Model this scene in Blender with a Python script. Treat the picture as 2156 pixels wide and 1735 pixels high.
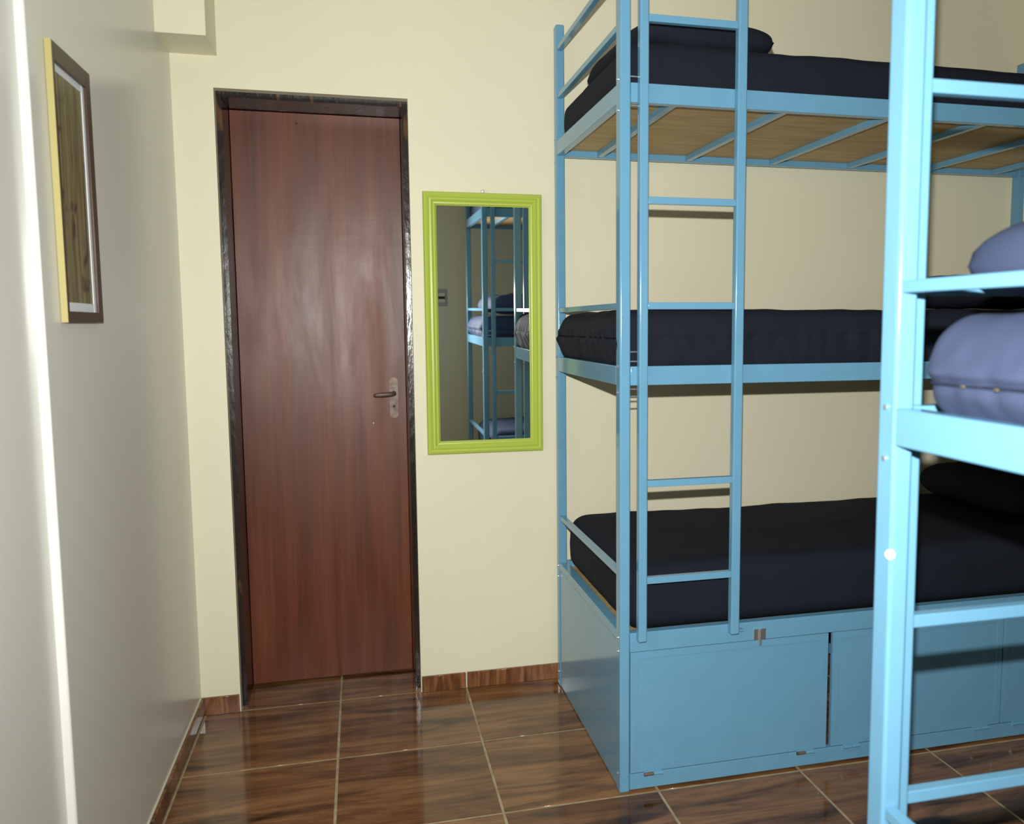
import bpy, bmesh, math, random
from mathutils import Vector, Matrix, noise

for o in list(bpy.data.objects):
    bpy.data.objects.remove(o)
SC = bpy.context.scene
COL = SC.collection

# ------------------------------------------------------------------ camera
CAM_POS = Vector((0.5513, -3.1002, 1.3390))
YAW, PITCH, ROLL = 0.2469, -0.0998, -0.0044
F = Vector((math.sin(YAW) * math.cos(PITCH), math.cos(YAW) * math.cos(PITCH), math.sin(PITCH)))
R0 = Vector((math.cos(YAW), -math.sin(YAW), 0))
U0 = R0.cross(F)
RR = R0 * math.cos(ROLL) + U0 * math.sin(ROLL)
UU = -R0 * math.sin(ROLL) + U0 * math.cos(ROLL)
cd = bpy.data.cameras.new('camera')
cam = bpy.data.objects.new('camera', cd)
COL.objects.link(cam)
cam.matrix_world = Matrix(((RR.x, UU.x, -F.x, CAM_POS.x), (RR.y, UU.y, -F.y, CAM_POS.y),
                           (RR.z, UU.z, -F.z, CAM_POS.z), (0, 0, 0, 1)))
cd.sensor_fit = 'HORIZONTAL'
cd.sensor_width = 36
cd.lens = 1820.8 / 2156 * 36
cd.shift_x = (1078 - 1217.44) / 2156
cd.shift_y = (864.14 - 867.5) / 2156
cd.clip_start = 0.02
cd.dof.use_dof = True
cd.dof.focus_distance = 2.75
cd.dof.aperture_fstop = 4.2
SC.camera = cam

# ------------------------------------------------------------------ light and exposure
w = bpy.data.worlds.new('night')
SC.world = w
w.use_nodes = True
w.node_tree.nodes['Background'].inputs[0].default_value = (0, 0, 0, 1)
w.node_tree.nodes['Background'].inputs[1].default_value = 0
# pop-up flash just above the lens: the photograph's main light
fl = bpy.data.lights.new('camera_flash', 'SPOT')
fl.energy = 276
fl.color = (1.0, 0.985, 0.95)
fl.shadow_soft_size = 0.009
fl.spot_size = math.radians(128)
fl.spot_blend = 1.0
flo = bpy.data.objects.new('camera_flash', fl)
COL.objects.link(flo)
M = cam.matrix_world.copy()
M.translation = CAM_POS + UU * 0.125 + F * 0.01
flo.matrix_world = M

SC.cycles.sample_clamp_indirect = 3.0
SC.view_settings.view_transform = 'Standard'
SC.view_settings.look = 'None'
SC.view_settings.gamma = 1
SC.view_settings.use_curve_mapping = False
SC.view_settings.exposure = 0.0


# ------------------------------------------------------------------ materials
def lin(r, g, b):
    f = lambda c: (c / 255 / 12.92) if c <= 10 else ((c / 255 + .055) / 1.055) ** 2.4
    return (f(r), f(g), f(b), 1)


class NT:
    def __init__(self, name):
        self.m = bpy.data.materials.new(name)
        self.m.use_nodes = True
        self.t = self.m.node_tree
        self.b = self.t.nodes['Principled BSDF']

    def n(self, kind, **kw):
        x = self.t.nodes.new(kind)
        for k, v in kw.items():
            if k.startswith('_'):
                setattr(x, k[1:], v)
        for k, v in kw.items():
            if not k.startswith('_'):
                key = k.replace('__', ' ')
                x.inputs[int(key[1:]) if key[0] == 'i' and key[1:].isdigit() else key].default_value = v
        return x

    def l(self, a, b):
        self.t.links.new(a, b)

    def coords(self, scale=(1, 1, 1), rnd=True, rot=(0, 0, 0)):
        tc = self.n('ShaderNodeTexCoord')
        mp = self.n('ShaderNodeMapping')
        mp.inputs['Scale'].default_value = scale
        mp.inputs['Rotation'].default_value = rot
        self.l(tc.outputs['Object'], mp.inputs['Vector'])
        if rnd:
            oi = self.n('ShaderNodeObjectInfo')
            mu = self.n('ShaderNodeMath', _operation='MULTIPLY')
            mu.inputs[1].default_value = 37.0
            self.l(oi.outputs['Random'], mu.inputs[0])
            cx = self.n('ShaderNodeCombineXYZ')
            for i in range(3):
                self.l(mu.outputs[0], cx.inputs[i])
            self.l(cx.outputs[0], mp.inputs['Location'])
        return mp.outputs['Vector']

    def noise(self, vec, scale=5, detail=3, rough=.55, dist=0):
        x = self.n('ShaderNodeTexNoise', Scale=scale, Detail=detail, Roughness=rough, Distortion=dist)
        self.l(vec, x.inputs['Vector'])
        return x.outputs['Fac']

    def ramp(self, fac, stops, interp='LINEAR'):
        x = self.n('ShaderNodeValToRGB')
        x.color_ramp.interpolation = interp
        e = x.color_ramp.elements
        while len(e) < len(stops):
            e.new(.5)
        for q, (p, c) in zip(e, stops):
            q.position = p
            q.color = c if len(c) == 4 else (*c, 1)
        self.l(fac, x.inputs['Fac'])
        return x.outputs['Color']

    def mix(self, fac, a, b, mode='MIX'):
        x = self.n('ShaderNodeMix', _data_type='RGBA', _blend_type=mode)
        for s, v in (('Factor', fac), ('A', a), ('B', b)):
            i = [q for q in x.inputs if q.name == s and q.enabled][0] if s == 'Factor' else \
                [q for q in x.inputs if q.name == s and q.type == 'RGBA'][0]
            if isinstance(v, (tuple, float, int)):
                i.default_value = v
            else:
                self.l(v, i)
        return [q for q in x.outputs if q.type == 'RGBA'][0]

    def bump(self, h, strength=.2, dist=.002):
        x = self.n('ShaderNodeBump', Strength=strength, Distance=dist)
        self.l(h, x.inputs['Height'])
        self.l(x.outputs['Normal'], self.b.inputs['Normal'])


def setp(t, color=None, rough=.5, metal=0, spec=.5, coat=0, coatr=.1):
    if color is not None:
        if isinstance(color, tuple):
            t.b.inputs['Base Color'].default_value = color
        else:
            t.l(color, t.b.inputs['Base Color'])
    if isinstance(rough, (int, float)):
        t.b.inputs['Roughness'].default_value = rough
    else:
        t.l(rough, t.b.inputs['Roughness'])
    t.b.inputs['Metallic'].default_value = metal
    t.b.inputs['Specular IOR Level'].default_value = spec
    t.b.inputs['Coat Weight'].default_value = coat
    t.b.inputs['Coat Roughness'].default_value = coatr
    return t.m


def plain(name, c, rough=.5, metal=0, spec=.5):
    return setp(NT(name), c, rough, metal, spec)


def m_wall(name, c, var=.05, rough=.48, spec=.3):
    t = NT(name)
    v = t.coords(rnd=False)
    n = t.noise(v, 1.7, 4)
    col = t.mix(n, tuple(x * (1 - var) for x in c[:3]) + (1,), tuple(min(1, x * (1 + var)) for x in c[:3]) + (1,))
    t.bump(t.noise(v, 60, 3), .08, .002)
    return setp(t, col, rough, spec=spec)


def m_enamel(name, c):
    t = NT(name)
    v = t.coords(rnd=False)
    n = t.noise(v, 9, 3)
    col = t.mix(n, tuple(x * .93 for x in c[:3]) + (1,), tuple(x * 1.06 for x in c[:3]) + (1,))
    chips = t.ramp(t.noise(v, 55, 5, .7), [(.765, (0, 0, 0, 1)), (.775, (1, 1, 1, 1))])
    col = t.mix(chips, col, (.09, .06, .045, 1))
    t.bump(t.noise(v, 130, 2), .05, .001)
    return setp(t, col, .13, spec=.5)


def m_fabric(name, c, weave=900):
    t = NT(name)
    v = t.coords(rnd=True)
    n = t.noise(v, 6, 4)
    col = t.mix(n, tuple(x * .85 for x in c[:3]) + (1,), tuple(x * 1.15 for x in c[:3]) + (1,))
    t.bump(t.noise(v, weave, 2), .25, .0008)
    return setp(t, col, .85, spec=.16)


def m_woodtile(name, axis, dark, mid, light, rough=.09):
    t = NT(name)
    sc = {'x': (1.0, 7.5, 7.5), 'z': (16, 16, 1.6), 'y': (11, 1.3, 11)}[axis]
    v = t.coords(sc)
    n1 = t.noise(v, 1.5, 6, .62, 1.1)
    n2 = t.noise(v, 6.0, 5, .65, .3)
    base = t.ramp(n1, [(.30, dark), (.46, mid), (.60, light), (.75, mid)])
    fine = t.ramp(n2, [(.36, (.45, .42, .40, 1)), (.56, (1, 1, 1, 1))])
    col = t.mix(.5, base, fine, 'MULTIPLY')
    sc2 = {'x': (2.2, 9, 9), 'z': (9, 9, 2), 'y': (9, 2.2, 9)}[axis]
    k = t.noise(t.coords(sc2), 1.1, 3, .5, .6)
    kn = t.ramp(k, [(.56, (0, 0, 0, 1)), (.70, (1, 1, 1, 1))])
    col = t.mix(kn, col, tuple(x * .6 for x in dark[:3]) + (1,))
    rg = t.ramp(n2, [(.3, (rough * .7,) * 3), (.7, (rough * 1.5,) * 3)])
    return setp(t, col, rg, spec=.42)


def m_door():
    t = NT('varnished_door_wood')
    v = t.coords((9, 9, .42), rnd=False)
    n1 = t.noise(v, 2.0, 6, .6, .5)
    n2 = t.noise(t.coords((60, 60, 1.2), rnd=False), 2.5, 4, .6)
    base = t.ramp(n1, [(.26, (.070, .018, .007, 1)), (.47, (.125, .031, .011, 1)), (.63, (.165, .043, .014, 1)), (.80, (.20, .062, .024, 1))])
    fine = t.ramp(n2, [(.3, (.55, .5, .5, 1)), (.6, (1, 1, 1, 1))])
    col = t.mix(.4, base, fine, 'MULTIPLY')
    sm = t.noise(t.coords((3.5, 3.5, .8), rnd=False), 2.2, 5, .6, .6)
    rg = t.ramp(sm, [(.3, (.34,) * 3), (.7, (.50,) * 3)])
    # faint horizontal scratches
    s = t.noise(t.coords((1.2, 1.2, 17), rnd=False), 1.6, 4, .65, .8)
    t.bump(s, .07, .002)
    return setp(t, col, rg, spec=.45)


def m_jamb():
    t = NT('chipped_black_varnish')
    v = t.coords((1, 1, .35), rnd=True)
    n = t.noise(v, 14, 5, .7)
    base = t.ramp(t.noise(v, 5, 3), [(.35, (.006, .005, .006, 1)), (.65, (.022, .014, .012, 1))])
    ch = t.ramp(n, [(.66, (0, 0, 0, 1)), (.70, (1, 1, 1, 1))])
    col = t.mix(ch, base, (.36, .32, .25, 1))
    br = t.ramp(t.noise(v, 22, 3), [(.60, (0, 0, 0, 1)), (.68, (1, 1, 1, 1))])
    col = t.mix(br, col, (.11, .05, .02, 1))
    t.bump(t.noise(v, 45, 4), .5, .004)
    return setp(t, col, .22, spec=.6)


def m_print():
    t = NT('picture_print')
    v = t.coords((75, 75, 1.8), rnd=False)
    n = t.noise(v, 1.1, 5, .65, 1.2)
    col = t.ramp(n, [(.3, lin(50, 44, 30)), (.45, lin(98, 90, 58)), (.56, lin(140, 132, 90)), (.72, lin(66, 58, 38))])
    g = t.noise(t.coords((14, 14, 14), rnd=False), .8, 3, .5, 1)
    col = t.mix(t.ramp(g, [(.57, (0, 0, 0, 1)), (.66, (1, 1, 1, 1))]), col, lin(52, 46, 30))
    return setp(t, col, .35)


def m_brushed(name, c, rough=.35):
    t = NT(name)
    n = t.noise(t.coords(rnd=True), 40, 4, .7)
    col = t.mix(t.ramp(n, [(.4, (0, 0, 0, 1)), (.7, (1, 1, 1, 1))]), c, tuple(x * .45 for x in c[:3]) + (1,))
    return setp(t, col, rough, .45)


def m_grout():
    t = NT('cement_grout')
    n = t.noise(t.coords(rnd=False), 25, 4)
    return setp(t, t.ramp(n, [(.3, (.30, .24, .14, 1)), (.7, (.46, .39, .25, 1))]), .8, spec=.2)


def m_board():
    t = NT('plywood_board')
    n = t.noise(t.coords((2, 14, 14), rnd=True), 2.5, 5, .6, .5)
    col = t.ramp(n, [(.3, (.50, .32, .125, 1)), (.55, (.64, .44, .19, 1)), (.75, (.72, .53, .25, 1))])
    f = t.noise(t.coords(rnd=False), 220, 2)
    col = t.mix(.18, col, t.ramp(f, [(.4, (.4, .4, .4, 1)), (.6, (1, 1, 1, 1))]), 'MULTIPLY')
    return setp(t, col, .6)


MAT = dict(
    wall=m_wall('cream_wall_paint', (.80, .765, .575, 1)),
    wall_left=m_wall('pale_grey_wall_paint', (.73, .735, .67, 1), .03, .25, .6),
    ceiling=m_wall('white_ceiling_paint', (.80, .79, .75, 1)),
    blue=m_enamel('sky_blue_enamel', (.146, .350, .520, 1)),
    navy=m_fabric('navy_cotton', (.0115, .0145, .0240, 1)),
    lit_navy=m_fabric('flash_lit_navy_cotton', (.047, .062, .118, 1)),  # lighter copy of the navy cotton: close flash light painted into the colour
    seam=plain('seam_thread', (.006, .006, .009, 1), .9, spec=.05),
    lit_seam=plain('flash_lit_seam_thread', (.022, .026, .050, 1), .9, spec=.05),  # seam thread lightened the same way, flash light put into its colour
    brass=plain('brass_zip', (.30, .24, .12, 1), .45, .6),
    tile=m_woodtile('glazed_wood_look_tile', 'x', (.070, .030, .013, 1), (.175, .078, .031, 1), (.29, .140, .058, 1)),
    skirt=m_woodtile('glazed_wood_look_skirting', 'z', (.06, .022, .011, 1), (.19, .075, .032, 1), (.32, .14, .06, 1), .13),
    grout=m_grout(),
    plaster=plain('pale_plaster_edge', (.66, .62, .48, 1), .7, spec=.2),
    door=m_door(), jamb=m_jamb(),
    lime=plain('lime_green_lacquer', (.47, .58, .085, 1), .30),
    mirror=plain('silvered_glass', (.86, .89, .88, 1), .0, 1.0),
    darkwood=plain('dark_brown_frame', (.055, .030, .018, 1), .4),
    yellow=plain('yellow_bare_wood', (.40, .34, .13, 1), .6),
    whitemat=plain('white_card', (.72, .74, .76, 1), .7),
    print=m_print(),
    steel=m_brushed('worn_steel', (.21, .155, .125, 1), .5),
    zinc=plain('zinc_bolt', (.75, .75, .72, 1), .3, .9),
    board=m_board(),
    black=plain('black_recess', (.008, .008, .008, 1), .7),
    plastic=plain('grey_plastic', (.40, .39, .36, 1), .4),
    ivory=plain('ivory_plastic', (.75, .73, .66, 1), .35),
)


# ------------------------------------------------------------------ helpers
def link(name, bm, mat, parent=None, smooth=False, origin=None):
    me = bpy.data.meshes.new(name)
    if origin is not None:
        bmesh.ops.translate(bm, verts=bm.verts, vec=-Vector(origin))
    bmesh.ops.recalc_face_normals(bm, faces=bm.faces)
    bm.to_mesh(me)
    bm.free()
    if smooth:
        for p in me.polygons:
            p.use_smooth = True
    me.materials.append(MAT[mat] if isinstance(mat, str) else mat)
    o = bpy.data.objects.new(name, me)
    COL.objects.link(o)
    if origin is not None:
        o.location = origin
    if parent is not None:
        o.parent = parent
        o.matrix_parent_inverse = Matrix.Translation(-pos(parent))
    return o


def pos(o):
    p = Vector(o.location)
    if o.parent:
        # parents carry pure translations; matrix_parent_inverse cancels them
        return p
    return p


def box_bm(bm, x0, x1, y0, y1, z0, z1, bev=0.0, seg=2):
    x0, x1 = min(x0, x1), max(x0, x1)
    y0, y1 = min(y0, y1), max(y0, y1)
    z0, z1 = min(z0, z1), max(z0, z1)
    r = bmesh.ops.create_cube(bm, size=1)
    vs = r['verts']
    for v in vs:
        v.co = Vector(((x0 + x1) / 2 + v.co.x * (x1 - x0), (y0 + y1) / 2 + v.co.y * (y1 - y0), (z0 + z1) / 2 + v.co.z * (z1 - z0)))
    if bev > 0:
        es = list({e for v in vs for e in v.link_edges})
        rb = bmesh.ops.bevel(bm, geom=es, offset=bev, segments=seg, affect='EDGES', profile=.5)
        for f_ in rb['faces']:
            f_.smooth = True


def box(name, x0, x1, y0, y1, z0, z1, mat, parent=None, bev=0.0, seg=3):
    bm = bmesh.new()
    box_bm(bm, x0, x1, y0, y1, z0, z1, bev, seg)
    o = link(name, bm, mat, parent, origin=((x0 + x1) / 2, (y0 + y1) / 2, (z0 + z1) / 2))
    return o


def cyl(name, c, axis, r, h, mat, parent=None, n=14, r2=None):
    bm = bmesh.new()
    bmesh.ops.create_cone(bm, cap_ends=True, segments=n, radius1=r, radius2=r if r2 is None else r2, depth=h)
    m = {'x': Matrix.Rotation(math.pi / 2, 4, 'Y'), 'y': Matrix.Rotation(math.pi / 2, 4, 'X'), 'z': Matrix.Identity(4)}[axis]
    bmesh.ops.transform(bm, matrix=Matrix.Translation(c) @ m, verts=bm.verts)
    return link(name, bm, mat, parent, origin=c)


def empty(name, loc):
    o = bpy.data.objects.new(name, None)
    o.empty_display_size = .1
    COL.objects.link(o)
    o.location = loc
    return o


def tag(o, label=None, cat=None, group=None, kind=None):
    if label: o['label'] = label
    if cat: o['category'] = cat
    if group: o['group'] = group
    if kind: o['kind'] = kind
    return o


def struct(o, label=None, cat=None):
    return tag(o, label, cat, kind='structure')


# ------------------------------------------------------------------ room shell
XL, XR, YB, YF, ZC = -0.012, 3.27, 0.0, -3.19, 2.72
OX0, OX1, OZ = 0.115, 0.735, 2.108          # door opening

# floor slab (grout) with tiles laid on it
fb = bmesh.new()
box_bm(fb, XL - .02, XR + .02, YF - .02, .0, -.06, -.0015)
box_bm(fb, OX0 - .03, OX1 + .03, .0, .30, -.06, -.0015)
floor = struct(link('floor', fb, 'grout', origin=(0, 0, 0)), 'floor of glazed brown wood look tiles with pale grout joints', 'floor')
GX = [0, .45, .90, 1.35, 1.80, 2.25, 2.70, 3.15, XR]
GY = [0, -.431, -.858, -1.305, -1.755, -2.205, -2.655, -3.105, YF]
rnd = random.Random(3)
g = .0038
tile_cache = {}


def tile_piece(name, x0, x1, y0, y1, z0, z1, mat, parent, bev=.0012):
    key = (name, round(x1 - x0, 4), round(y1 - y0, 4), round(z1 - z0, 4), mat)
    c = Vector(((x0 + x1) / 2, (y0 + y1) / 2, (z0 + z1) / 2))
    if key not in tile_cache:
        bm = bmesh.new()
        box_bm(bm, x0 - c.x, x1 - c.x, y0 - c.y, y1 - c.y, z0 - c.z, z1 - c.z, bev, 1)
        me = bpy.data.meshes.new(name)
        bmesh.ops.recalc_face_normals(bm, faces=bm.faces)
        bm.to_mesh(me)
        bm.free()
        me.materials.append(MAT[mat])
        tile_cache[key] = me
    o = bpy.data.objects.new(name, tile_cache[key])
    COL.objects.link(o)
    o.location = c
    o.parent = parent
    o.matrix_parent_inverse = Matrix.Translation(-Vector(parent.location))
    return o


for i in range(len(GX) - 1):
    for j in range(len(GY) - 1):
        tile_piece('floor_tile', GX[i] + g, GX[i + 1] - g, GY[j + 1] + g, GY[j] - g, -.012, rnd.uniform(-.0004, .0), 'tile', floor)
tile_piece('threshold_tile', OX0 + .004, .45 - g, g, .235, -.012, 0, 'tile', floor)
tile_piece('threshold_tile', .45 + g, OX1 - .004, g, .235, -.012, 0, 'tile', floor)

# door wall with opening
T = .30
bm = bmesh.new()
box_bm(bm, XL - .1, OX0, 0, T, -.06, ZC)
box_bm(bm, OX1, XR + .1, 0, T, -.06, ZC)
box_bm(bm, OX0, OX1, 0, T, OZ, ZC)
struct(link('wall_back', bm, 'wall', origin=(0, 0, 0)), 'cream painted wall holding the brown door', 'wall')
# left wall: the nearer stretch is set 2.3 cm further out than the stretch with the picture
YS = -1.300
bm = bmesh.new()
box_bm(bm, XL - .12, XL, YS, .02, -.06, ZC, .004, 2)
box_bm(bm, XL - .12, XL - .0165, YF - .1, YS + .01, -.06, ZC)
struct(link('wall_left', bm, 'wall_left', origin=(0, 0, 0)), 'pale grey wall on the left with a small vertical step', 'wall')
struct(box('wall_right', XR, XR + .12, YF - .1, .02, -.06, ZC, 'wall'), 'cream wall at the far ends of the bunk beds', 'wall')
struct(box('wall_front', XL - .1, XR + .1, YF - .12, YF, -.06, ZC, 'wall'), 'cream wall seen in the mirror behind the second bunk', 'wall')
struct(box('ceiling', XL - .1, XR + .1, YF - .1, .02, ZC, ZC + .1, 'ceiling'), 'flat white ceiling above the bunks', 'ceiling')
# boxed-in pipe in the corner
struct(box('trim_1', XL - .005, .130, -.205, .005, 2.208, ZC + .005, 'wall', bev=.003), 'cream boxed in beam end in the corner above the door', 'beam')

# skirting tiles
sk = struct(box('baseboard_back', 0.002, OX0 - .003, -.003, .004, -.001, .060, 'plaster'), 'wood look tile skirting along the door wall', 'baseboard')
tile_piece('skirting_tile', XL + .001, OX0 - .003, -.011, -.0005, 0, .062, 'skirt', sk)
for a, b in ((OX1 + .003, .898), (.903, 1.348), (1.353, 1.798), (1.803, 2.248), (2.253, 2.698), (2.703, 3.148), (3.153, 3.268)):
    tile_piece('skirting_tile', a, b, -.0105, -.0005, 0, .0585, 'skirt', sk)
sl = struct(box('baseboard_left', XL - .002, XL + .0035, YS + .005, -.013, .060, .0655, 'plaster'), 'wood look tile skirting along the left wall', 'baseboard')
for a, b in zip(GY[:-1], GY[1:]):
    if b < YS:
        b = YS + .004
    if a - b > .05 and a > YS:
        tile_piece('skirting_tile', XL + .001, -.001, b + .002, min(a, -.013) - .002, 0, .060, 'skirt', sl)
wl2 = XL - .0165
for a, b in ((YS - .002, -1.755), (-1.759, -2.205), (-2.209, -2.655), (-2.659, -3.105)):
    tile_piece('skirting_tile', wl2 + .001, wl2 + .011, b, a, 0, .060, 'skirt', sl)

# ------------------------------------------------------------------ door
dr = struct(box('door_1', .1335, .7165, .205, .240, .008, 2.087, 'door', bev=.0015), 'glossy reddish brown wooden door in a chipped black frame', 'door')


def rough_bar(name, x0, x1, y0, y1, z0, z1, mat, parent, ax, amp=.0018, n=46, seed=0):
    """a bar with a wavering hand-painted edge"""
    bm = bmesh.new()
    box_bm(bm, x0, x1, y0, y1, z0, z1)
    es = [e for e in bm.edges if abs((e.verts[0].co - e.verts[1].co)[ax]) > .05]
    bmesh.ops.subdivide_edges(bm, edges=es, cuts=n, use_grid_fill=True)
    for v in bm.verts:
        if abs(v.co.y - y0) < 1e-5:
            q = v.co * 9 + Vector((seed, seed, seed))
            v.co += Vector((noise.noise(q), noise.noise(q + Vector((7, 1, 3))) * .6, noise.noise(q + Vector((2, 9, 5))) if ax == 0 else 0)) * amp
    return link(name, bm, mat, parent, origin=((x0 + x1) / 2, (y0 + y1) / 2, (z0 + z1) / 2))


rough_bar('door_jamb', OX0 - .001, .1325, .040, .262, -.001, OZ, 'jamb', dr, 2, seed=1)
rough_bar('door_jamb', .7175, OX1 + .001, .040, .262, -.001, OZ, 'jamb', dr, 2, seed=5)
rough_bar('door_head', .1325, .7175, .040, .262, 2.0885, OZ + .001, 'jamb', dr, 0, seed=9)
box('backing_strip', .1325, .7175, .240, .262, .002, 2.0885, 'jamb', dr)
# handle plate: stadium
bm = bmesh.new()
px0, px1, pz0, pz1 = .6555, .6870, .990, 1.143
rr = (px1 - px0) / 2
pts = []
for k in range(13):
    a = math.pi * k / 12
    pts.append((px0 + rr + rr * math.cos(a), pz1 - rr + rr * math.sin(a)))
for k in range(13):
    a = math.pi + math.pi * k / 12
    pts.append((px0 + rr + rr * math.cos(a), pz0 + rr + rr * math.sin(a)))
vs = [bm.verts.new((x, .2055, z)) for x, z in pts]
fc = bm.faces.new(vs)
ex = bmesh.ops.extrude_face_region(bm, geom=[fc])
bmesh.ops.translate(bm, verts=[v for v in ex['geom'] if isinstance(v, bmesh.types.BMVert)], vec=(0, -.0035, 0))
plate = link('handle_plate', bm, 'steel', dr, origin=(.671, .205, 1.066))
plate['label'] = 'worn steel handle plate with rounded ends'
for z in (1.131, 1.002):
    cyl('screw', (.671, .2015, z), 'y', .0032, .002, 'steel', plate)
cyl('keyhole', (.671, .2012, 1.034), 'y', .0042, .0024, 'black', plate)
# lever: swept tube
bm = bmesh.new()
path = [((.671, .205, 1.084), .0085), ((.671, .190, 1.084), .0082), ((.671, .170, 1.084), .0085), ((.664, .158, 1.084), .0088), ((.648, .153, 1.083), .0088),
        ((.622, .152, 1.082), .0085), ((.606, .153, 1.081), .0075), ((.597, .155, 1.080), .0045)]
rings = []
for k, (p, r) in enumerate(path):
    p = Vector(p)
    a = Vector(path[max(0, k - 1)][0])
    b = Vector(path[min(len(path) - 1, k + 1)][0])
    d = (b - a).normalized()
    s = d.cross(Vector((0, 0, 1))).normalized()
    u = s.cross(d)
    rings.append([bm.verts.new(p + s * r * math.cos(t * math.pi / 6) + u * r * math.sin(t * math.pi / 6)) for t in range(12)])
for a, b in zip(rings, rings[1:]):
    for t in range(12):
        bm.faces.new((a[t], a[(t + 1) % 12], b[(t + 1) % 12], b[t]))
bm.faces.new(rings[0])
bm.faces.new(rings[-1])
lv = link('lever', bm, 'steel', dr, smooth=True, origin=(.64, .16, 1.083))
cyl('nail_hole', (.594, .2045, .973), 'y', .0022, .0016, 'ivory', dr)
cyl('nail_hole', (.357, .2045, 2.052), 'y', .003, .002, 'black', dr)

# ------------------------------------------------------------------ wall mirror
mx0, mx1, mz0, mz1 = .7765, 1.1940, .878, 1.796
mir = empty('wall_mirror', ((mx0 + mx1) / 2, -.004, mz0))
tag(mir, 'tall wall mirror in a ribbed lime green frame beside the door', 'mirror')
FWID = .046
prof = [(0, .0), (0, .016), (.003, .021), (.010, .024), (.017, .021), (.0185, .019), (.0205, .0215), (.027, .0225), (.031, .019), (.033, .016), (.036, .0175), (.040, .017), (.044, .012), (FWID, .010), (FWID, .0)]


def mitre(name, p0, p1, inward):
    """frame side from p0 to p1 (x,z), profile runs inward"""
    bm = bmesh.new()
    p0, p1 = Vector(p0), Vector(p1)
    d = (p1 - p0).normalized()
    inward = Vector(inward)
    A, B = [], []
    for s, h in prof:
        a = p0 + inward * s + d * s
        b = p1 + inward * s - d * s
        A.append(bm.verts.new((a.x, -h, a.y)))
        B.append(bm.verts.new((b.x, -h, b.y)))
    n = len(prof)
    for k in range(n):
        bm.faces.new((A[k], A[(k + 1) % n], B[(k + 1) % n], B[k]))
    bm.faces.new(A)
    bm.faces.new(B[::-1])
    me = bpy.data.meshes.new(name)
    bmesh.ops.recalc_face_normals(bm, faces=bm.faces)
    bm.to_mesh(me)
    bm.free()
    me.materials.append(MAT['lime'])
    o = bpy.data.objects.new(name, me)
    COL.objects.link(o)
    o.parent = mir
    return o


hw, hh = (mx1 - mx0) / 2, mz1 - mz0
mitre('frame_side', (-hw, 0), (-hw, hh), (1, 0))
mitre('frame_side', (hw, hh), (hw, 0), (-1, 0))
mitre('frame_side', (-hw, hh), (hw, hh), (0, -1))
mitre('frame_side', (hw, 0), (-hw, 0), (0, 1))


def child_box(name, x0, x1, y0, y1, z0, z1, mat, parent, bev=0):
    bm = bmesh.new()
    box_bm(bm, x0, x1, y0, y1, z0, z1, bev)
    o = link(name, bm, mat)
    o.parent = parent
    return o


child_box('mirror_glass', -hw + FWID - .004, hw - FWID + .004, -.0085, -.003, FWID - .004, hh - FWID + .004, 'mirror', mir)
hk = child_box('hanging_hook', -.006, .006, -.010, .0, hh, hh + .012, 'zinc', mir, .002)
mir.rotation_euler = (math.radians(.54), 0, 0)   # hangs with its top a little forward
mir.location.y = -.0045

# ------------------------------------------------------------------ framed picture on the left wall
fx = XL
fy0, fy1, fz0, fz1 = -1.206, -.962, 1.346, 1.882
D = .0125
pic = empty('framed_picture', (fx, (fy0 + fy1) / 2, fz0))
tag(pic, 'narrow framed picture with dark brown frame on the grey left wall', 'picture')
fw = .030


def pbox(n, y0, y1, z0, z1, x0, x1, m, bev=.001):
    return box(n, fx + x0, fx + x1, y0, y1, z0, z1, m, pic, bev)


pbox('frame_side', fy0, fy0 + .014, fz0, fz1, .001, D, 'darkwood')
pbox('frame_side', fy1 - fw, fy1, fz0, fz1, .001, D, 'darkwood')
pbox('frame_side', fy0 + .014, fy1 - fw, fz1 - .036, fz1, .001, D, 'darkwood')
pbox('frame_side', fy0 + .014, fy1 - fw, fz0, fz0 + .022, .001, D, 'darkwood')
pbox('frame_edge', fy0 - .0025, fy0, fz0, fz1, .001, D + .0005, 'yellow', 0)
pbox('print', fy0 + .014, fy1 - fw, fz0 + .02, fz1 - .034, .001, .0050, 'print', 0)
pbox('mat_strip', fy0 + .016, fy1 - fw, fz0 + .022, fz0 + .040, .001, .0060, 'whitemat', 0)
pbox('mat_strip', fy0 + .016, fy1 - fw, fz1 - .050, fz1 - .036, .001, .0060, 'whitemat', 0)
pbox('mat_strip', fy1 - fw - .014, fy1 - fw, fz0 + .022, fz1 - .036, .001, .0065, 'whitemat', 0)

# ------------------------------------------------------------------ light switch on the wall behind (seen in the mirror)
sw = empty('light_switch', (1.128, YF, 1.41))
tag(sw, 'grey light switch plate reflected at the left of the mirror', 'light switch')
box('switch_plate', 1.090, 1.166, YF + .0005, YF + .008, 1.410, 1.530, 'plastic', sw, .003)
box('rocker', 1.104, 1.152, YF + .008, YF + .013, 1.478, 1.500, 'ivory', sw, .002)
box('socket_slot', 1.104, 1.152, YF + .008, YF + .010, 1.460, 1.477, 'black', sw, 0)
box('rocker', 1.104, 1.152, YF + .008, YF + .013, 1.434, 1.459, 'ivory', sw, .002)

# ------------------------------------------------------------------ bunk beds
BL = 1.938      # length
BD = .800       # depth
PW, PD = .0305, .040
TIER = {'mid': (1.170, 1.2225), 'top': (1.9235, 1.9745)}
ZTOP = 2.365
RUNGS = (2.135, 1.6665, 1.3865, .899, .625)


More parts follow.
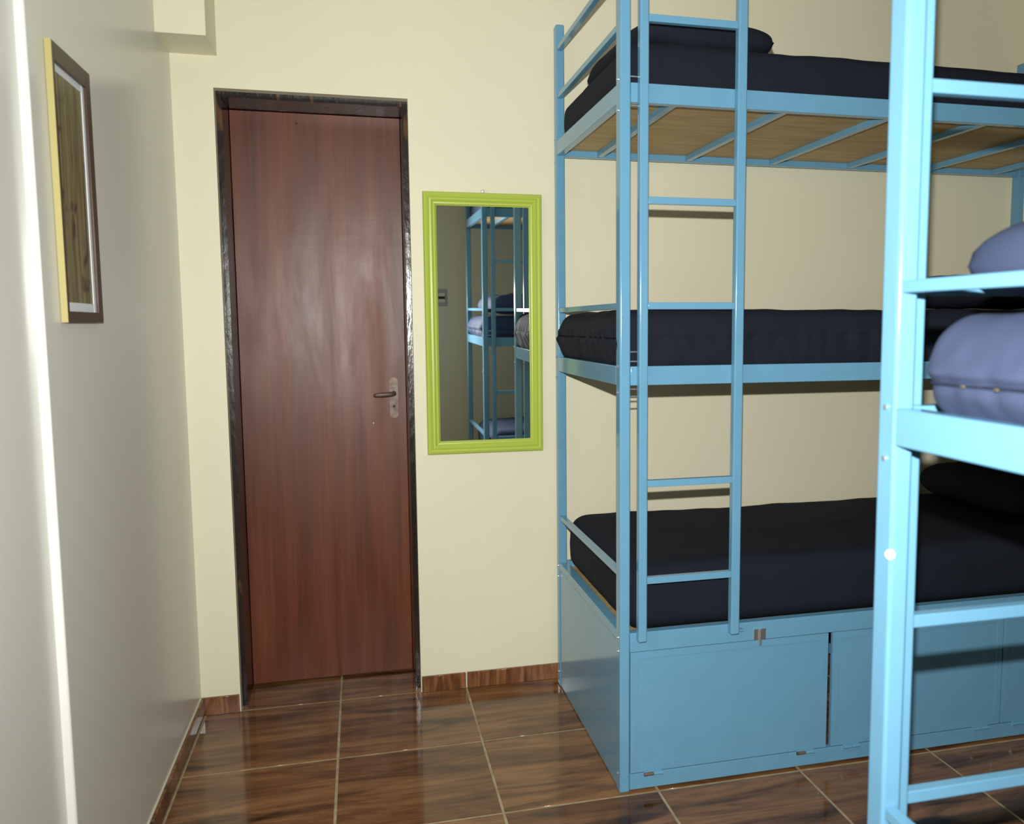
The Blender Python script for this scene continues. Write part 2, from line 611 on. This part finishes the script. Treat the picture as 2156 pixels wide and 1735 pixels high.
def bunk(x0, yf, sy, label):
    X = lambda a: x0 + a
    Y = lambda d: yf + sy * d
    root = empty('bunk_bed', (X(0), Y(BD / 2), 0))
    tag(root, label, 'bunk bed', 'sky blue three tier metal bunk beds')

    def b(name, a0, a1, d0, d1, z0, z1, mat='blue', bev=.0022, parent=None):
        return box(name, X(a0), X(a1), Y(d0), Y(d1), z0, z1, mat, parent or root, bev)

    # posts
    for a in (0, BL - PW):
        for d in (0, BD - PD):
            p = b('post', a, a + PW, d, d + PD, 0, ZTOP, bev=.0050)
            if a == 0:
                out = -.001
                zs = [.455, .415, 1.150, 1.222] + [1.905, 1.985] + [.052]
                for z in zs:
                    cyl('bolt', (X(out), Y(d + PD * .5), z), 'x', .0036, .005, 'zinc', p, 10)
            if a == 0 and d == 0 and sy < 0:
                cap = cyl('cap_bolt', (X(-.0005), Y(PD + .0005), 1.018), 'x', .0068, .005, 'ivory', p, 18)
                cap.rotation_euler = (0, 0, math.radians(45))
                cap['label'] = 'round white bolt cap'
    # tiers
    for key, (z0, z1) in TIER.items():
        b('side_rail', PW, BL - PW, .0008, .026, z0, z1)
        b('side_rail', PW, BL - PW, BD - .026, BD - .001, z0, z1)
        b('end_rail', .0008, .026, PD, BD - PD, z0, z1)
        b('end_rail', BL - .026, BL - .0008, PD, BD - PD, z0, z1)
        for a in (.160, .492, .825, 1.150, 1.480, 1.790):
            b('slat', a - .010, a + .010, .026, BD - .026, z0 + .002, z0 + .021, bev=.001)
        b('deck_board', .027, BL - .027, .027, BD - .027, z0 + .0215, z0 + .030, 'board', 0)
    # end guard bars
    for z in (.637, 1.387, 2.125, 2.285):
        for a in (.004, BL - .022):
            b('guard_bar', a, a + .018, PD, BD - PD, z - .0085, z + .0085, bev=.0015)
    # ladder
    for a0, a1, zb in ((.0475, .0725, .450), (.3255, .3525, .447)):
        b('ladder_stile', a0, a1, -.0255, -.0005, zb, 2.40, bev=.0040)
    for z in RUNGS:
        b('ladder_rung', .0725, .3255, -.0225, -.0045, z - .0095, z + .0095, bev=.0015)
    # steel pins between post and ladder
    for z in (1.262, 1.236, 1.160, 1.140, 1.990, 1.915):
        cyl('pin', (X(.040), Y(.004), z), 'x', .0022, .020, 'zinc', root, 8)
    b('hook', .355, .368, -.018, .004, .452, .457, bev=.0008)
    # storage box under the lowest bed
    zt = .470
    b('box_top_rail', PW, BL - PW, .0008, .030, .414, zt, bev=.002)
    b('box_bottom_rail', PW, BL - PW, .0012, .024, .006, .052, bev=.0015)
    b('box_top_rail', PW, BL - PW, BD - .030, BD - .001, .414, zt)
    b('box_top_rail', .0012, .034, PD, BD - PD, .442, zt)
    b('box_end_panel', .0035, .010, PD, BD - PD, .004, .4395, bev=.0006)
    b('box_end_panel', BL - .010, BL - .0035, PD, BD - PD, .004, .4395, bev=.0006)
    b('box_back_panel', PW, BL - PW, BD - .012, BD - .004, .004, .414, bev=0)
    b('deck_board', .0345, BL - .030, .031, BD - .031, .440, .450, 'board', 0)
    spans = ((.0325, .6555), (.6715, 1.2745), (1.2815, 1.9035))
    for k, (a0, a1) in enumerate(spans):
        dz0, dz1 = .0545, .4120
        door = b('locker_door', a0, a1, .0055, .018, dz0, dz1, bev=.0012)
        fr = .021
        # raised rim around the sheet panel
        for (p0, p1, q0, q1) in ((a0, a1, dz1 - fr, dz1), (a0, a1, dz0, dz0 + fr), (a0, a0 + fr, dz0 + fr, dz1 - fr), (a1 - fr, a1, dz0 + fr, dz1 - fr)):
            b('door_rim', p0, p1, .0030, .0056, q0, q1, bev=.0006, parent=door)
        for a in (a0 + .068, a1 - .072):
            h = b('hinge', a - .028, a + .028, -.0005, .003, .036, .058, bev=.0006, parent=door)
            for s in (-1, 1):
                cyl('hinge_knuckle', (X(a + s * .0145), Y(-.0025), .049), 'x', .0050, .0275, 'steel' if s < 0 and k == 0 else 'blue', door, 12)
    for k, a in enumerate((.428, .905, 1.62)):
        lt = b('latch', a - .019, a + .019, -.002, .0010, .414, .448, 'zinc' if k == 0 else 'blue', .0006)
        cyl('latch_pin', (X(a), Y(-.005), .424), 'z', .0038, .048, 'zinc' if k == 0 else 'blue', lt, 10)
    return root


bunk(1.237, -.8463, 1, 'blue metal triple bunk with ladder and lockers against the door wall')
bunk(1.260, -2.024, -1, 'blue metal triple bunk cut off by the right edge nearest the camera')


# ------------------------------------------------------------------ soft things
def rounded_box(dims, r, n, pinch=0.0):
    """subdivided box with rounded edges, centred; returns bmesh"""
    bm = bmesh.new()
    lx, ly, lz = (d / 2 for d in dims)
    nx, ny, nz = n

    def rng(l, k):
        out = [-l]
        q = 4
        for i in range(1, q):
            out.append(-l + r * (i / q))
        for i in range(k + 1):
            out.append(-l + r + (2 * l - 2 * r) * i / k)
        for i in range(1, q):
            out.append(l - r + r * i / q)
        out.append(l)
        return out

    xs, ys, zs = rng(lx, nx), rng(ly, ny), rng(lz, nz)
    cache = {}

    def V(x, y, z):
        key = (round(x, 6), round(y, 6), round(z, 6))
        if key not in cache:
            c = Vector((max(-lx + r, min(lx - r, x)), max(-ly + r, min(ly - r, y)), max(-lz + r, min(lz - r, z))))
            d = Vector((x, y, z)) - c
            p = c + d.normalized() * r if d.length > 1e-9 and (abs(abs(x) - lx) < 1e-6 or abs(abs(y) - ly) < 1e-6 or abs(abs(z) - lz) < 1e-6) else Vector((x, y, z))
            cache[key] = bm.verts.new(p)
        return cache[key]

    def grid(A, B, f):
        for i in range(len(A) - 1):
            for j in range(len(B) - 1):
                bm.faces.new((V(*f(A[i], B[j])), V(*f(A[i + 1], B[j])), V(*f(A[i + 1], B[j + 1])), V(*f(A[i], B[j + 1]))))

    for s in (-1, 1):
        grid(xs, ys, lambda a, c: (a, c, s * lz))
        grid(xs, zs, lambda a, c: (a, s * ly, c))
        grid(ys, zs, lambda a, c: (s * lx, a, c))
    return bm


def mattress(name, x0, x1, y0, y1, z0, z1, mat, label, front, seam=None, bulge=.012, wrinkle=.004, seed=0, r=.035, sag=None):
    """front = -1 / +1: the side (sign of y) that faces the aisle"""
    dims = (x1 - x0, y1 - y0, z1 - z0)
    bm = rounded_box(dims, r, (170, 64, 14))
    c = Vector(((x0 + x1) / 2, (y0 + y1) / 2, (z0 + z1) / 2))
    lx, ly, lz = (d / 2 for d in dims)
    S = Vector((seed * 3.1, seed * 1.7, seed * .9))
    for v in bm.verts:
        p = v.co.copy()
        side_y = max(0, (abs(p.y) - (ly - r)) / r)
        side_x = max(0, (abs(p.x) - (lx - r)) / r)
        top = max(0, (p.z - (lz - r)) / r)
        h = p.z / lz
        # vertical gathers on the sides, stronger at the bottom
        g_ = noise.noise(Vector((p.x * 16, p.y * 16, h * 1.2)) + S) * .6 + noise.noise(Vector((p.x * 38, p.y * 38, h * 1.5)) + S) * .4
        k = wrinkle * (0.55 - .45 * h)
        if side_y > 0:
            v.co.y += math.copysign(1, p.y) * side_y * (g_ * k + bulge * (1 - h * h) * .45)
        if side_x > 0:
            v.co.x += math.copysign(1, p.x) * side_x * (g_ * k + bulge * (1 - abs(h)) * (1.6 if seam is not None else .5))
        if seam is not None and (side_y > .5 or side_x > .5):
            dz = p.z - (seam - c.z)
            pin = math.exp(-(dz / .010) ** 2)
            # puckers along the seam
            pk = .5 + .5 * math.sin((p.x + p.y) * 105 + 3 * noise.noise(p * 9 + S))
            fall = math.exp(-(dz / .022) ** 2) - pin * .5
            n_ = Vector((math.copysign(side_x, p.x) if side_x > .5 else 0, math.copysign(side_y, p.y) if side_y > .5 else 0, 0))
            v.co += n_ * (-.0060 * pin + .0065 * pk * fall)
        if top > 0:
            v.co.z += top * (noise.noise(Vector((p.x * 4, p.y * 4, 2)) + S) * .006 + noise.noise(Vector((p.x * 13, p.y * 13, 5)) + S) * .003)
            if sag is not None:
                v.co.z += top * sag(p.x + c.x, p.y + c.y)
    o = link(name, bm, mat, smooth=True)
    o.location = c
    tag(o, label, 'mattress', 'navy covered mattresses on the bunk tiers')
    if seam is not None:
        bm = bmesh.new()
        zz = seam - c.z
        ring = []
        ex = bulge * 1.6 * (1 - abs(zz / lz)) - .0045
        ey = bulge * .45 * (1 - (zz / lz) ** 2) - .0130
        loop = []
        nseg = 60
        rx, ry = lx + ex, ly + ey
        q = r * .9
        for i in range(nseg):
            loop.append((-rx + q + (2 * rx - 2 * q) * i / nseg, -ry))
        for i in range(8):
            a = -math.pi / 2 + math.pi / 2 * i / 8
            loop.append((rx - q + q * math.cos(a), -ry + q + q * math.sin(a)))
        for i in range(nseg // 2):
            loop.append((rx, -ry + q + (2 * ry - 2 * q) * i / (nseg // 2)))
        for i in range(8):
            a = math.pi / 2 * i / 8
            loop.append((rx - q + q * math.cos(a), ry - q + q * math.sin(a)))
        for i in range(nseg):
            loop.append((rx - q - (2 * rx - 2 * q) * i / nseg, ry))
        for i in range(8):
            a = math.pi / 2 + math.pi / 2 * i / 8
            loop.append((-rx + q + q * math.cos(a), ry - q + q * math.sin(a)))
        for i in range(nseg // 2):
            loop.append((-rx, ry - q - (2 * ry - 2 * q) * i / (nseg // 2)))
        for i in range(8):
            a = math.pi + math.pi / 2 * i / 8
            loop.append((-rx + q + q * math.cos(a), -ry + q + q * math.sin(a)))
        m = len(loop)
        for i, (x, y) in enumerate(loop):
            t = Vector((loop[(i + 1) % m][0] - loop[i - 1][0], loop[(i + 1) % m][1] - loop[i - 1][1], 0)).normalized()
            nn = Vector((t.y, -t.x, 0))
            wz = zz + .002 * noise.noise(Vector((x * 6, y * 6, seed)))
            ring.append([bm.verts.new(Vector((x, y, wz)) + nn * .0028 * math.cos(k * math.pi / 3) + Vector((0, 0, .0022 * math.sin(k * math.pi / 3)))) for k in range(6)])
        for i in range(m):
            A, B = ring[i], ring[(i + 1) % m]
            for k in range(6):
                bm.faces.new((A[k], A[(k + 1) % 6], B[(k + 1) % 6], B[k]))
        sobj = link('zip_seam', bm, 'lit_seam' if mat == 'lit_navy' else 'seam', smooth=True)
        sobj.parent = o
    return o


def pillow(name, c, dims, label, mat='navy', rz=0, tilt=(0, 0), seed=0, flat=True):
    bm = bmesh.new()
    bmesh.ops.create_grid(bm, x_segments=36, y_segments=26, size=1)
    lx, ly, lz = (d / 2 for d in dims)
    S = Vector((seed * 2.3, seed, seed * .7))
    top = []
    bm2 = bmesh.new()
    for s in (1, -1):
        vs = {}
        N, K = 36, 26
        for i in range(N + 1):
            for j in range(K + 1):
                u, v = -1 + 2 * i / N, -1 + 2 * j / K
                e = (1 - u ** 4) * (1 - v ** 4)
                h = max(0, e) ** .45
                # corners stay pointed, sides pull in
                sx = 1 - .06 * (1 - abs(v) ** 2) * abs(u) ** 6
                sy_ = 1 - .07 * (1 - abs(u) ** 2) * abs(v) ** 6
                cp = 1 - .13 * abs(u * v) ** 3
                x, y = u * lx * sx * cp, v * ly * sy_ * cp
                z = s * lz * h * (1 if s > 0 else .75)
                z += (noise.noise(Vector((x * 9, y * 9, s)) + S) * .010 + noise.noise(Vector((x * 22, y * 22, s * 2)) + S) * .004) * h
                vs[i, j] = bm2.verts.new((x, y, z))
        for i in range(N):
            for j in range(K):
                bm2.faces.new((vs[i, j], vs[i + 1, j], vs[i + 1, j + 1], vs[i, j + 1]))
    bm.free()
    bmesh.ops.remove_doubles(bm2, verts=bm2.verts, dist=.0006)
    o = link(name, bm2, mat, smooth=True)
    o.location = c
    o.rotation_euler = (tilt[0], tilt[1], rz)
    tag(o, label, 'pillow', 'navy pillows on the bunks')
    return o


# bunk against the door wall
mattress('mattress', 1.262, 3.12, -.826, -.092, 1.954, 2.090, 'navy', 'navy mattress on the top tier of the bunk by the door wall', -1, None, .010, .003, 1, .030)
mattress('mattress', 1.258, 3.12, -.824, -.085, 1.2015, 1.377, 'navy', 'navy mattress on the middle tier of the bunk by the door wall', -1, 1.298, .020, .013, 2, .034)
mattress('mattress', 1.273, 3.10, -.812, -.080, .4515, .652, 'navy', 'thick navy mattress on the lowest bed above the lockers', -1, None, .012, .003, 3, .055)
pillow('pillow', (1.530, -.46, 2.146), (.46, .62, .115), 'navy pillow at the ladder end of the top tier bed', seed=1, rz=.04)
pillow('pillow', (2.74, -.40, 1.440), (.42, .56, .140), 'dark navy pillow on the middle tier near the far end of the ladder bunk', seed=2)
pillow('pillow', (2.86, -.43, .726), (.42, .62, .16), 'black navy pillow lying on the lowest bed above the lockers', seed=3)
# nearer bunk: same navy bedding, flash brightness painted into its colour
mattress('mattress', 1.288, 3.14, -2.775, -2.060, 1.954, 2.090, 'lit_navy', 'navy mattress painted in a flash-lit tone on the top tier of the bunk nearest the camera', 1, None, .010, .003, 4, .030)
mm = mattress('mattress', 1.284, 3.14, -2.775, -2.108, 1.2015, 1.350, 'lit_navy', 'navy mattress painted in a flash-lit tone with zip seam on the nearest bunk middle tier', 1, 1.262, .020, .016, 5, .040)
mattress('mattress', 1.320, 3.12, -2.785, -2.128, .4515, .652, 'lit_navy', 'navy mattress painted in a flash-lit tone on the lowest bed of the nearest bunk', 1, None, .010, .003, 6, .060)
pillow('pillow', (1.572, -2.372, 1.412), (.56, .62, .14), 'crumpled navy pillow painted in a flash-lit tone on the nearest bunk middle tier', 'lit_navy', seed=4, rz=-.05)
pillow('pillow', (1.60, -2.45, 2.158), (.46, .56, .14), 'navy pillow painted in a flash-lit tone on the nearest bunk top tier', 'lit_navy', seed=5)

for y_ in (-2.205, -2.262):
    box('zip_pull', 1.2540, 1.2560, y_ - .0035, y_ + .0035, 1.2605, 1.2625, 'brass', mm, .0006)
